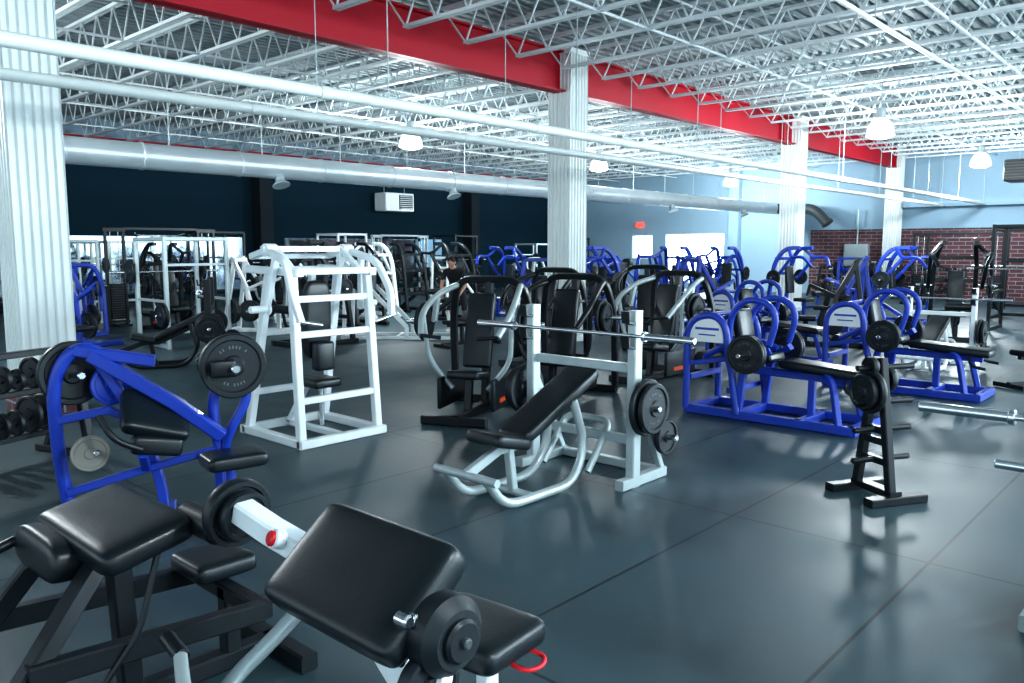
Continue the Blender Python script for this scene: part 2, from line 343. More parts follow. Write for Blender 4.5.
def pulldown(F,tall=2.0,Pm=None):
    b=B()
    for s in (-1,1):
        b.beam('frame',F,[(s*.4,-.75,.05),(s*.38,-.55,tall*.8),(s*.3,-.3,tall),(s*.28,.1,tall+.0)],.085,.085,.25)
        b.beam('frame',F,[(s*.4,-.85,.045),(s*.4,.5,.045)],.08,.08)
        b.beam('arm',F,[(s*.3,-.2,tall),(s*.5,.0,tall-.25),(s*.52,.35,tall-.2),(s*.4,.5,tall-.45)],.065,.065,.15)
        b.beam('arm',F,[(s*.5,0,tall-.25),(s*.48,-.45,1.0)],.07,.07); b.cyl('weight_horn',CHR,(s*.56,-.42,1.05),(1,0,0),.025,.3,12)
        b.plate('plates',(s*.6,-.42,1.05),(1,0,0),.2,m=Pm)
        b.tube('handle',PAD,[(s*.4,.5,tall-.45),(s*.2,.5,tall-.5)],.02)
    for z,y in ((.5,-.68),(1.15,-.6),(tall*.85,-.5)): b.beam('frame',F,[(-.39,y,z),(.39,y,z)],.07,.07)
    b.beam('frame',F,[(-.4,.45,.045),(.4,.45,.045)],.08,.08); b.beam('frame',F,[(0,-.65,.5),(0,.1,.05)],.08,.08); b.beam('frame',F,[(0,.1,.05),(0,.1,.45)],.08,.08)
    b.tube('frame',F,[(0,.1,.3),(0,.45,.35),(0,.5,.65)],.03,.1)
    b.pad('seat',PAD,(0,.08,.5),(.36,.38,.09)); b.cyl('thigh_pad',PAD,(0,.5,.68),(1,0,0),.075,.5,20,.02); b.pad('back_pad',PAD,(0,-.35,1.0),(.30,.09,.7),(.1,0,0))
    return b
def rowmachine(F):
    b=B()
    b.beam('frame',F,[(0,-.8,.05),(0,.7,.05)],.09,.09); b.beam('frame',F,[(-.42,-.78,.05),(.42,-.78,.05)],.09,.09); b.beam('frame',F,[(-.42,.68,.05),(.42,.68,.05)],.09,.09)
    b.beam('frame',F,[(0,.1,.05),(0,.35,.95)],.09,.1)
    for s in (-1,1):
        b.beam('frame',F,[(s*.40,.68,.06),(s*.30,.45,1.55)],.08,.08)
        b.beam('lever',F,[(s*.30,.5,1.62),(s*.42,.15,.95),(s*.42,.1,.35)],.07,.07)
        b.beam('lever',F,[(s*.42,.15,.95),(s*.36,-.3,1.15)],.06,.06); b.tube('handle',PAD,[(s*.36,-.3,1.15),(s*.34,-.34,.95)],.02)
        b.cyl('weight_horn',CHR,(s*.54,.08,.5),(1,0,0),.025,.3,12); b.plate('plates',(s*.52,.08,.5),(1,0,0),.225); b.plate('plates',(s*.57,.08,.5),(1,0,0),.18)
    b.beam('frame',F,[(-.34,.46,1.55),(.34,.46,1.55)],.08,.08)
    b.pad('chest_pad',PAD,(0,.02,.98),(.30,.10,.45),(math.radians(-10),0,0)); b.pad('seat',PAD,(0,-.35,.52),(.34,.36,.09)); b.beam('frame',F,[(0,-.35,.06),(0,-.35,.48)],.08,.08); b.beam('frame',F,[(0,-.05,.95),(0,.33,.9)],.06,.06)
    return b
def rack(F,bar=True,h=2.3):
    b=B()
    for s in (-1,1):
        for y in (-.6,.6):
            b.beam('frame',F,[(s*.58,y,0),(s*.58,y,h)],.07,.07)
            b.cyl('weight_horn',CHR,(s*.70,y,.6),(1,0,0),.025,.2,10) if y<0 else None
        b.beam('frame',F,[(s*.58,-.6,.04),(s*.58,.6,.04)],.07,.07); b.beam('frame',F,[(s*.58,-.6,h-.04),(s*.58,.6,h-.04)],.07,.07); b.beam('frame',F,[(s*.58,-.6,.85),(s*.58,.6,.85)],.05,.05)
        b.plate('plates',(s*.66,-.6,.6),(1,0,0),.225); b.plate('plates',(s*.71,-.6,.6),(1,0,0),.2)
    for y in (-.6,.6): b.beam('frame',F,[(-.58,y,h-.04),(.58,y,h-.04)],.07,.07)
    b.beam('frame',F,[(-.58,-.6,.3),(.58,-.6,.3)],.07,.07); b.beam('frame',F,[(-.58,-.6,1.5),(.58,-.6,1.5)],.05,.05)
    if bar: barbell(b,.66,1.35,2.1,1)
    return b
def cable(F):
    b=B()
    for s in (-1,1):
        for dx in (0,.4): b.beam('frame',F,[(s*(.9+dx),0,0),(s*(.9+dx),0,2.25)],.06,.08)
        b.beam('frame',F,[(s*.85,0,2.22),(s*1.35,0,2.22)],.08,.1); b.beam('frame',F,[(s*1.1,-.4,.03),(s*1.1,.4,.03)],.3,.06)
        b.beam('frame',F,[(s*.85,0,.1),(s*1.35,0,.1)],.06,.06)
        for k in range(15): b.box('weight_stack',BLACKF,(s*1.1-.15,-.06,.16+k*.055),(s*1.1+.15,.06,.21+k*.055))
        for dx in (-.09,.09): b.cyl('guide_rod',CHR,(s*1.1+dx,0,1.17),(0,0,1),.01,2.1,8)
        b.tube('cable',BLACKF,[(s*.9,.1,2.15),(s*.75,.15,1.2)],.006,n=5); b.cyl('pulley',BLACKF,(s*.85,.08,2.1),(1,0,0),.06,.03)
        b.tube('handle',CHR,[(s*.65,.15,1.1),(s*.75,.15,1.2),(s*.85,.15,1.1),(s*.65,.15,1.1)],.01,0)
    b.beam('frame',F,[(-.9,0,2.25),(.9,0,2.25)],.07,.07); b.tube('pullup_bar',CHR,[(-.6,.05,2.15),(-.5,.25,2.1),(.5,.25,2.1),(.6,.05,2.15)],.016)
    return b
def legpress(F):
    b=B()
    for s in (-1,1):
        b.beam('frame',F,[(s*.35,-1.1,.04),(s*.35,1.1,.04)],.07,.07)
        b.beam('rail',F,[(s*.35,-.2,.25),(s*.35,1.0,1.5)],.06,.08); b.beam('frame',F,[(s*.35,1.0,1.5),(s*.35,1.05,.05)],.07,.07)
        b.beam('frame',F,[(s*.35,-.2,.25),(s*.35,-.2,.05)],.07,.07)
        b.cyl('weight_horn',CHR,(s*.55,.65,1.2),(1,0,0),.025,.4,12)
        for k in range(3): b.plate('plates',(s*(.45+.05*k),.65,1.2),(1,0,0),.225)
    for y in (-1.08,0,1.08): b.beam('frame',F,[(-.35,y,.04),(.35,y,.04)],.07,.07)
    b.beam('frame',F,[(-.35,1.0,1.5),(.35,1.0,1.5)],.07,.07)
    b.pad('foot_plate',DARKG,(0,.55,1.0),(.75,.04,.55),(0,0,0),.01); b.beam('carriage',F,[(-.35,.65,1.18),(.35,.65,1.18)],.08,.08)
    b.pad('seat',PAD,(0,-.45,.35),(.45,.4,.1)); b.pad('back_pad',PAD,(0,-.85,.62),(.42,.75,.1),(math.radians(-38),0,0)); b.beam('frame',F,[(0,-1.1,.05),(0,-.95,.55)],.07,.07)
    b.beam('frame',F,[(0,-.45,.05),(0,-.45,.3)],.07,.07)
    return b
def legcurl():
    b=B(); F=BLUE
    for s in (-1,1):
        b.beam('frame',F,[(s*.32,-.9,.05),(s*.32,.9,.05)],.09,.09)
        b.beam('frame',F,[(s*.32,-.3,.06),(s*.32,-.25,.6),(s*.25,.0,.75)],.07,.07,.15)
        b.beam('frame',F,[(s*.32,.75,.06),(s*.25,.65,.5),(s*.1,.5,.54)],.06,.06,.15)
        b.cyl('weight_horn',CHR,(s*.5,-.15,.72),(1,0,0),.025,.34,12)
        b.plate('plates',(s*.45,-.15,.72),(1,0,0),.2,txt=True); b.plate('plates',(s*.5,-.15,.72),(1,0,0),.2,txt=True)
        b.tube('arm',F,[(s*.25,-.15,.72),(s*.27,-.45,.8),(s*.2,-.8,.6)],.035,.15)
        b.tube('handle_hoop',F,[(s*.22,-.48,.6),(s*.24,-.46,1.10),(s*.24,-.30,1.27),(s*.24,-.06,1.25),(s*.24,.06,1.10),(s*.24,-.02,.80)],.034,.14)
        b.tube('handle',PAD,[(s*.2,.75,.5),(s*.33,.8,.42),(s*.33,.95,.4)],.018)
        pts=[(s*.36,-.90,.70),(s*.36,-.90,.92),(s*.36,-.80,1.06),(s*.36,-.58,1.10),(s*.36,-.44,.98),(s*.36,-.42,.70)]
        b.tube('shroud',F,[(s*.36,-.90,.06)]+fillet(pts,.15)+[V((s*.36,-.36,.45)),V((s*.36,-.30,.06))],.038,0)
        P=fillet(pts,.15); N=len(P); vs=[(p.x+dx,p.y,p.z+ (.1 if p.z<.75 else 0)) for dx in(-.012,.012) for p in P]
        b.add('shroud_panel',TEXTW,vs,[tuple(range(N)),tuple(range(2*N-1,N-1,-1))])
        b.box('label',BLUE,(s*.36-.014,-.80,.93),(s*.36+.014,-.52,.955)); b.box('label',BLUE,(s*.36-.014,-.76,.87),(s*.36+.014,-.56,.885))
        b.beam('arm',F,[(s*.34,-.88,.55),(s*.30,-.5,.62),(s*.25,-.15,.72)],.06,.05)
    for y in (-.88,-.3,.35,.88): b.beam('frame',F,[(-.36,y,.05),(.36,y,.05)],.09,.09)
    for z,y in ((.40,-.88),(.3,-.4)): b.beam('frame',F,[(-.34,y,z),(.34,y,z)],.06,.06)
    b.tube('frame',F,[(-.36,-.70,1.08),(.36,-.70,1.08)],.03)
    b.beam('frame',F,[(0,-.3,.5),(0,.85,.48)],.08,.08); b.beam('frame',F,[(0,.35,.06),(0,.35,.5)],.07,.07)
    b.pad('bench_pad',PAD,(0,.50,.58),(.34,.90,.09),(math.radians(-4),0,0)); b.pad('hip_pad',PAD,(0,-.2,.62),(.36,.36,.1),(math.radians(14),0,0))
    b.pad('back_pad',PAD,(0,-.42,.92),(.32,.10,.46),(math.radians(12),0,0))
    b.cyl('roller',PAD,(0,-.82,.6),(1,0,0),.07,.5,20,.02)
    return b
def bench(F,inc=35):
    b=B(); a=math.radians(inc)
    b.beam('frame',F,[(0,-.65,.06),(0,.6,.06)],.06,.06); b.beam('frame',F,[(-.28,-.62,.04),(.28,-.62,.04)],.06,.06); b.beam('frame',F,[(-.22,.58,.04),(.22,.58,.04)],.06,.06)
    b.beam('frame',F,[(0,.1,.06),(0,.1,.38)],.06,.06); b.beam('frame',F,[(0,-.5,.06),(0,-.1-.35*math.cos(a),.4+.35*math.sin(a))],.05,.05)
    b.beam('frame',F,[(0,.45,.4),(0,0,.38)],.05,.05)
    b.pad('seat',PAD,(0,.28,.44),(.30,.38,.08),(math.radians(6),0,0)); c=.42
    b.pad('back_pad',PAD,(0,.06-c*math.cos(a),.44+c*math.sin(a)),(.30,.84,.08),(-a,0,0))
    return b
def benchrack(F,bell=True,pl=True,bz=1.16):
    b=B()
    for s in (-1,1):
        b.beam('rack',F,[(s*.5,0,.0),(s*.5,0,1.34)],.075,.10); b.beam('rack',F,[(s*.5,-.42,.04),(s*.5,.18,.04)],.08,.08)
        b.beam('rack',F,[(s*.5,-.4,.05),(s*.5,-.02,.75)],.05,.05)
        for z in (bz-.06,1.28): 
            b.beam('hook',BLACKF,[(s*.5,.03,z-.04),(s*.5,.12,z-.02),(s*.5,.13,z+.06)],.07,.02)
        hz=.62 if pl else .74
        b.cyl('weight_horn',CHR,(s*.62,-.02,hz),(1,0,0),.024,.2,12)
        if pl:
            b.cyl('weight_horn',CHR,(s*.60,-.3,.35),(1,0,0),.024,.2,12)
            b.plate('plates',(s*.60,-.02,.62),(1,0,0),.215,txt=True); b.plate('plates',(s*.66,-.02,.62),(1,0,0),.19,txt=True)
            b.plate('plates',(s*.60,-.3,.35),(1,0,0),.14)
        b.tube('bench_frame',F,[(s*.2,1.28,.26),(s*.2,1.1,.04),(s*.2,.35,.04),(s*.18,.18,.30),(s*.14,.28,.66)],.034,.16)
    for z in (.35,.9): b.beam('rack',F,[(-.5,-.02,z),(.5,-.02,z)],.06,.07)
    b.beam('rack',F,[(-.5,-.38,.04),(.5,-.38,.04)],.07,.07)
    b.tube('foot_bar',F,[(-.3,1.28,.26),(.3,1.28,.26)],.03); b.tube('bench_frame',F,[(-.2,.8,.04),(.2,.8,.04)],.03)
    b.beam('bench_frame',F,[(0,1.28,.26),(0,.95,.38),(0,.75,.38),(0,.15,.66)],.05,.07); b.beam('bench_frame',F,[(0,.8,.04),(0,.85,.38)],.06,.06)
    b.tube('spotter_frame',F,[(-.22,.2,.1),(-.22,-.1,.45),(.22,-.1,.45),(.22,.2,.1)],.028,.1)
    b.cushion('back_pad',PAD,(0,.38,.64),(.31,.96,.10),(math.radians(-25),0,0),.2); b.cushion('seat',PAD,(0,.95,.45),(.35,.36,.095),(math.radians(14),0,0),.2)
    if bell: barbell(b,.09,bz,2.1,0)
    return b
def dbrack():
    b=B()
    for s in (-1,1): b.beam('frame',BLACKF,[(s*1.1,.25,0),(s*1.1,-.15,1.1)],.08,.06); b.beam('frame',BLACKF,[(s*1.1,-.3,.03),(s*1.1,.35,.03)],.08,.06)
    for t,(y,z) in enumerate(((.15,.3),(.02,.65),(-.1,1.0))):
        b.beam('shelf',BLACKF,[(-1.1,y,z),(1.1,y,z)],.28,.03)
        for k in range(9):
            x=-.96+k*.24; r=.085-.012*t
            b.cyl('dumbbells',CHR,(x,y,z+.02+r),(0,1,0),.015,.3,8)
            for e in (-.1,.1): b.cyl('dumbbells',RUB if k%3 else IRON,(x,y+e,z+.02+r),(0,1,0),r,.09,12,.01)
    return b
def platetree():
    b=B(); F=BLACKF
    for y in (-.20,.20): b.beam('base',F,[(-.24,y,.03),(.24,y,.03)],.09,.06)
    b.beam('base',F,[(0,-.20,.06),(0,.20,.06)],.1,.05)
    b.beam('frame',F,[(-.02,-.17,.05),(-.02,-.02,1.02)],.06,.06); b.beam('frame',F,[(-.02,.17,.05),(-.02,.02,1.02)],.06,.06)
    b.beam('frame',F,[(-.02,-.12,.42),(-.02,.12,.42)],.05,.05)
    for z in (.95,.7,.5,.28):
        w=.02+.15*(1-z)
        b.cyl('peg',F,(.12,0,z),(1,0,0),.022,.32,12); b.cyl('peg',F,(-.12,0,z),(1,0,0),.022,.2,12)
        b.beam('frame',F,[(-.02,-w-.02,z),(-.02,w+.02,z)],.05,.05)
    b.plate('plates',(-.10,0,.78),(1,0,0),.16); b.plate('plates',(-.15,0,.78),(1,0,0),.13); b.plate('plates',(.05,0,.86),(1,0,0),.09); b.plate('plates',(-.10,0,.96),(1,0,0),.07)
    return b
def plate_rack():
    b=B(); F=BLACKF
    for s in (-1,1):
        b.beam('frame',F,[(s*.8,-.25,0),(s*.8,-.1,1.0)],.07,.07); b.beam('frame',F,[(s*.8,.3,0),(s*.8,.0,.7)],.06,.06); b.beam('frame',F,[(s*.8,-.35,.03),(s*.8,.4,.03)],.07,.06)
    for y,z in ((.2,.2),(-.02,.62),(-.12,.95)):
        b.beam('frame',F,[(-.8,y,z),(.8,y,z)],.08,.05)
    random.seed(3)
    for y,z in ((.15,.23),(-.08,.65)):
        for k in range(12):
            R=random.choice((.09,.11,.13,.16)); b.plate('plates',(-.7+k*.125,y,z+R),(1,0,0),R,.04,RUB)
    return b
place(benchrack(SILVER),'incline_bench_press',(4.98,3.82),90)
place(benchrack(SILVER,pl=False,bz=1.0),'incline_bench_press',(4.45,.13),90)
# --- white high-row machine
b=B(); F=WHITE
for s in (-1,1):
    b.beam('frame',F,[(s*.44,-.5,.04),(s*.44,.5,.04)],.08,.08)
    b.beam('frame',F,[(s*.43,-.46,.05),(s*.41,-.36,1.60)],.075,.075)
    b.beam('frame',F,[(s*.43,.44,.05),(s*.38,.06,1.60)],.075,.075)
    b.beam('frame',F,[(s*.40,-.48,1.58),(s*.40,.40,1.60)],.07,.07)
    b.beam('frame',F,[(s*.36,.0,1.6),(s*.36,-.02,1.80)],.06,.06); b.beam('frame',F,[(s*.36,-.3,1.6),(s*.36,-.02,1.80)],.05,.05)
    b.beam('arm',F,[(s*.42,.30,1.72),(s*.44,-.02,1.78),(s*.50,-.40,1.68),(s*.54,-.56,1.40),(s*.50,-.62,1.16)],.06,.06,.1)
    b.beam('arm',F,[(s*.47,-.2,1.72),(s*.53,-.10,1.20)],.055,.055); b.cyl('weight_horn',F,(s*.60,-.12,1.25),(1,0,0),.034,.2,14); b.cyl('weight_horn',F,(s*.52,-.12,1.25),(1,0,0),.055,.03,14)
    b.cyl('arm',F,(s*.42,-.02,1.78),(1,0,0),.06,.12,18); b.tube('handle',CHR,[(s*.50,-.62,1.16),(s*.30,-.64,1.12)],.018)
for y,z in ((-.5,.04),(.5,.04)): b.beam('frame',F,[(-.48,y,z),(.48,y,z)],.08,.08)
for z in (.42,1.02,1.34): b.beam('frame',F,[(-.42,-.46+.065*z,z),(.42,-.46+.065*z,z)],.06,.06)
for z in (.42,1.0): b.beam('frame',F,[(-.41,.44-.24*z,z),(.41,.44-.24*z,z)],.06,.06)
for y in (-.44,-.1,.12,.36): b.beam('frame',F,[(-.40,y,1.59),(.40,y,1.59)],.06,.06)
b.beam('frame',F,[(-.5,-.02,1.79),(.5,-.02,1.79)],.055,.055); b.beam('frame',F,[(-.42,.28,1.72),(.42,.28,1.72)],.05,.05)
b.beam('frame',F,[(0,.42,.05),(0,.1,.45),(0,-.1,.5)],.06,.06)
b.cushion('back_pad',PAD,(0,-.1,1.12),(.28,.11,.75),(.05,0,0),.5); b.pad('chest_pad',PAD,(0,-.2,.78),(.20,.12,.28)); b.pad('seat',PAD,(0,-.12,.52),(.30,.34,.09)); b.cyl('seat_post',CHR,(0,-.15,.3),(0,0,1),.025,.4)
b.beam('frame',F,[(0,-.5,.05),(0,.5,.05)],.06,.06); b.beam('frame',F,[(0,.03,1.0),(0,-.06,1.58)],.06,.06)
place(b,'high_row_machine',(4.36,6.64),0)
# --- blue biceps machine (left)
b=B(); F=BLUE
b.tube('frame',F,[(-.55,.1,.0),(-.60,.05,.55),(-.60,.0,1.0),(-.48,.0,1.2),(-.30,.0,1.16),(-.25,.05,.9)],.04,.16)
b.beam('frame',F,[(-.46,0,1.18),(-.02,-.05,1.1)],.08,.07); b.beam('frame',F,[(-.38,-.02,1.15),(.08,-.1,.84),(.36,-.1,.60)],.08,.08)
b.beam('frame',F,[(-.36,.02,1.13),(-.12,.0,.70),(-.02,0,.3),(0,0,.03)],.06,.06,.1)
b.plate('plates',(-.50,.08,1.03),(.45,-.9,0),.20); b.cyl('weight_horn',CHR,(-.48,.04,1.03),(.45,-.9,0),.025,.25)
b.plate('plates',(.44,-.16,1.06),(.2,-.97,0),.205,txt=True,n=40); b.plate('plates',(.43,-.11,1.06),(.2,-.97,0),.2); b.cyl('weight_horn',CHR,(.42,-.16,1.06),(.2,-.97,0),.028,.34)
b.pad('weight_stop',BLACKF,(.38,-.26,1.06),(.15,.05,.11),(0,0,.2),.02)
b.tube('frame',F,[(.40,-.02,1.0),(.30,0,.85),(.33,0,.5),(.34,.02,.0)],.035,.12); b.tube('frame',F,[(.46,-.06,1.0),(.54,-.05,.85),(.40,-.05,.62),(.36,0,.45)],.03,.14)
b.cushion('arm_pad',PAD,(-.03,-.12,.77),(.40,.34,.11),(math.radians(38),math.radians(18),.3),.3); b.pad('arm_pad_lower',PAD,(-.02,-.22,.60),(.30,.08,.12),(0,.2,.3),.03)
b.cushion('seat',PAD,(.42,-.15,.46),(.38,.28,.10),(0,0,.3),.3); b.cyl('seat_post',F,(.40,-.1,.24),(0,0,1),.03,.4)
b.beam('frame',F,[(-.56,.05,.28),(-.1,-.05,.42),(.34,0,.5)],.05,.05); b.beam('frame',F,[(-.6,.1,.035),(.5,.1,.035)],.08,.07); b.beam('frame',F,[(0,-.3,.035),(0,.4,.035)],.08,.07); b.beam('frame',F,[(.36,-.35,.035),(.36,.3,.035)],.08,.07)
b.tube('handle',BLACKF,[(-.1,-.3,.60),(-.24,-.36,.68),(-.32,-.3,.82)],.02); b.plate('plates',(-.40,-.12,.56),(.3,-.95,0),.11,.03,BEIGE); b.cyl('weight_horn',CHR,(-.39,-.04,.56),(.3,-.95,0),.02,.2)
b.beam('frame',F,[(-.1,-.05,.42),(-.1,-.25,.56)],.05,.05); b.beam('frame',F,[(-.58,.02,.75),(-.30,.0,.80),(-.12,0,.70)],.05,.05); b.plate('cam',(-.28,.06,.95),(.45,-.9,0),.13,.03,BLUE)
place(b,'plate_loaded_biceps_machine',(2.18,5.02),-27.3)
# --- foreground preacher curl
b=B(); F=WHITE; F2=SILVER
t=math.atan2(.2,.24)
b.cushion('arm_pad',PAD,(.015,.04,.845),(.36,.61,.115),(0,-t,0),.22,18,.16)
b.pad('arm_pad_base',BLACKF,(.055,.04,.79),(.30,.53,.03),(0,-t,0),.01)
b.beam('frame',F,[(.10,0,.78),(.16,0,.40),(.10,0,.05)],.07,.09); b.beam('frame',F,[(-.45,0,.045),(.75,0,.045)],.08,.08)
b.beam('frame',F,[(-.42,-.3,.045),(-.42,.3,.045)],.08,.08); b.beam('frame',F,[(.72,-.28,.045),(.72,.28,.045)],.08,.08)
b.cushion('seat',PAD,(.50,.07,.49),(.34,.42,.10),(0,0,.1),.25); b.beam('frame',F,[(.5,0,.06),(.5,0,.46)],.06,.06); b.tube('seat_lever',REDP,[(.50,-.08,.44),(.50,-.17,.43),(.57,-.19,.43),(.63,-.15,.43),(.60,-.07,.44)],.008,.04)
b.beam('frame',F,[(.14,-.26,.68),(.14,.36,.70)],.05,.05); b.beam('frame',F,[(.14,0,.45),(.14,-.24,.66)],.05,.05); b.beam('frame',F,[(.14,0,.45),(.14,.3,.68)],.05,.05)
b.cyl('cam',RUB,(.04,-.29,.775),(0,1,0),.11,.12,36,.03); b.cyl('cam',BLACKF,(.04,-.355,.775),(0,1,0),.06,.03,28,.01); b.cyl('cam',DARKG,(.04,-.37,.775),(0,1,0),.015,.03,14,.004)
b.plate('plates',(-.02,-.29,.65),(0,1,0),.10,.04); b.beam('arm',F,[(.04,-.30,.72),(-.05,-.32,.50),(-.25,-.30,.42)],.04,.05)
for k in range(4): b.cyl('knob',CHR,(-.07+.028*k,-.255,.84-.008*k),(0,1,0),.02,.05,12)
b.beam('arm',F,[(.12,.30,.76),(.05,.58,.84),(.03,.74,.88)],.085,.08); b.cyl('cap',REDP,(.012,.50,.845),(-1,.2,.35),.026,.05,20); b.cyl('cap_ring',TEXTW,(.022,.498,.842),(-1,.2,.35),.033,.04,20)
b.plate('plates',(.04,.80,.86),(0,1,.1),.125,.05); b.plate('plates',(.04,.75,.86),(0,1,.1),.09,.04)
b.tube('handle_arm',F2,[(-.05,-.30,.45),(-.28,-.24,.42),(-.34,.30,.42),(-.20,.46,.44),(-.05,.42,.55),(.12,.38,.70)],.026,.1); b.tube('handle_arm',F2,[(-.32,.1,.42),(-.10,.15,.40),(.13,.0,.45)],.028,.08)
b.cyl('knob',CHR,(-.12,.14,.43),(0,0,1),.03,.07,16); b.cyl('knob',CHR,(-.30,.16,.43),(0,1,0),.035,.08,16); b.tube('curl_handle',F2,[(-.34,.28,.42),(-.36,.40,.50),(-.30,.55,.54)],.022,.06)
b.cyl('curl_grip',PAD,(-.29,.61,.545),(.1,1,.1),.026,.14,16)
place(b,'preacher_curl_machine',(1.34,1.80))
# --- black curl bench at left front
b=B(); F=BLACKF
b.cushion('arm_pad',PAD,(.04,-.02,.755),(.34,.70,.11),(0,-.22,0),.3,16,.18); b.cushion('arm_pad_edge',PAD,(-.15,.10,.675),(.12,.44,.16),(0,.1,0),.6,14,.3)
b.cyl('roller',PAD,(.24,-.34,.79),(0,1,0),.055,.26,24,.015)
b.beam('frame',F,[(.05,0,.74),(.08,0,.05)],.08,.08); b.beam('frame',F,[(-.65,.0,.04),(.75,.0,.04)],.08,.08); b.beam('frame',F,[(-.6,-.35,.04),(-.6,.35,.04)],.08,.08); b.beam('frame',F,[(.7,-.3,.04),(.7,.3,.04)],.08,.08)
b.beam('frame',F,[(-.6,-.3,.06),(-.18,-.22,.58),(.0,-.1,.72)],.07,.07); b.beam('frame',F,[(-.6,.3,.06),(-.18,.22,.58),(0,.1,.72)],.07,.07)
b.beam('frame',F,[(-.35,-.28,.40),(.5,-.28,.34)],.06,.08); b.beam('frame',F,[(-.35,.28,.40),(.5,.28,.34)],.06,.08); b.beam('frame',F,[(.5,-.30,.34),(.5,.30,.34)],.07,.07); b.beam('frame',F,[(.5,0,.05),(.5,0,.36)],.07,.07)
b.cushion('seat',PAD,(.52,.16,.42),(.28,.30,.09))
b.tube('arm',F,[(.1,-.3,.76),(.0,-.32,.45),(-.2,-.3,.2)],.012,.05); b.tube('handle',F,[(-.2,.3,.68),(-.42,.3,.62),(-.42,-.05,.58)],.02,.06)
place(b,'preacher_curl_bench',(1.10,3.12),0)
place(plate_rack(),'weight_plate_rack',(1.7,7.25),20)
place(platetree(),'weight_plate_tree',(5.98,1.88),-30)
lc=legcurl()
for p,r in (((8.05,3.55),180),((10.8,3.1),180),((12.2,5.6),172)): place(lc,'leg_curl_machine',p,r)
# --- mid/background machines
PB=press(BLUE,True); PBk=press(BLACKF,A=SILVER,label=True); PBd=press(BLACKF,A=BLACKF,label=True); PS=press(SILVER,False); PU=pulldown(BLUE,1.8); PUW=pulldown(WHITE,1.9); RW=rack(WHITE); RS=rack(SILVER,h=2.0); RK=rack(BLACKF); CB=cable(SILVER); CK=cable(BLACKF); LP=legpress(WHITE); LPB=legpress(BLUE); BN=bench(BLACKF); BS=bench(SILVER,0); DB=dbrack(); PUK=pulldown(BLACKF,1.9); BRW=benchrack(WHITE); BRK=benchrack(BLACKF); RB=rowmachine(BLUE); RWm=rowmachine(WHITE); RKm=rowmachine(BLACKF)
place(PBk,'chest_press_machine',(5.95,6.05),115); place(PBd,'chest_press_machine',(7.3,6.0),105)
place(PBk,'chest_press_machine',(9.3,5.9),90); place(PBd,'chest_press_machine',(9.4,8.1),100)
place(RB,'seated_row_machine',(14.9,8.1),60); place(RB,'seated_row_machine',(13.4,11.3),110); place(RB,'seated_row_machine',(17.3,9.7),80); place(RKm,'seated_row_machine',(14.6,5.6),200); place(RB,'seated_row_machine',(17.4,6.4),200); place(RB,'seated_row_machine',(20.2,13.0),120)
for p,r in (((15.4,11.6),70),((18.8,11.4),100),((15.8,14.9),90),((21.9,11.6),90),((19.9,8.3),170),((20.6,6.0),180)): place(PU,'pulldown_machine',p,r)
place(PB,'chest_press_machine',(17.5,13.2),90); place(PB,'chest_press_machine',(24.2,13.2),60); place(PBd,'chest_press_machine',(12.3,8.0),120); place(PUK,'pulldown_machine',(17.6,4.2),110)
place(LPB,'leg_press_machine',(24.3,8.3),90); place(LPB,'leg_press_machine',(24.0,16.1),0)
place(BRW,'incline_bench_press',(13.4,3.4),90,.9)
place(BN,'adjustable_bench',(12.3,1.85),60); place(BN,'adjustable_bench',(10.3,10.6),90)
for p in ((16.4,1.7),(20.4,3.5),(23.8,4.2),(27.6,3.6)): place(RK,'power_rack',p,90)
place(CK,'cable_machine',(27.6,6.6),90)
place(DB,'dumbbell_rack',(30.6,11.0),90); place(DB,'dumbbell_rack',(30.6,8.2),90)
place(RS,'power_rack',(6.9,14.7),0); place(RB,'seated_row_machine',(5.4,16.1),20); place(PB,'chest_press_machine',(6.0,18.1),0); place(PBd,'chest_press_machine',(7.9,17.2),180); place(PS,'shoulder_press_machine',(10.8,18.0),0); place(PUK,'pulldown_machine',(8.4,12.9),90)
place(BRK,'incline_bench_press',(5.9,11.7),60); place(RK,'power_rack',(4.6,20.8),0); place(RS,'power_rack',(6.9,20.9),0); place(CK,'cable_machine',(8.6,19.3),0); place(PUK,'pulldown_machine',(9.5,21.2),180); place(PUK,'pulldown_machine',(11.4,15.6),0); place(RWm,'seated_row_machine',(9.0,15.5),40)
place(RB,'seated_row_machine',(4.6,14.1),20)
place(LP,'leg_press_machine',(10.3,12.5),40); place(PUW,'pulldown_machine',(13.1,17.2),0); place(PUK,'pulldown_machine',(14.9,18),0)
place(PBd,'chest_press_machine',(12.9,20.2),0); place(LP,'leg_press_machine',(17.7,18.3),90); place(PS,'shoulder_press_machine',(20.4,18.3),0); place(PUK,'pulldown_machine',(13.9,15.0),0)
for i,x in enumerate((6.5,9.2,12,16.6,19.2,22,26.8,29.4)):
    place((CK,RS,RK,RW,CB,RK,RS,CK)[i],('cable_machine','power_rack','power_rack','power_rack','cable_machine','power_rack','power_rack','cable_machine')[i],(x,23.2),180)
place(DB,'dumbbell_rack',(18,20.9),180)
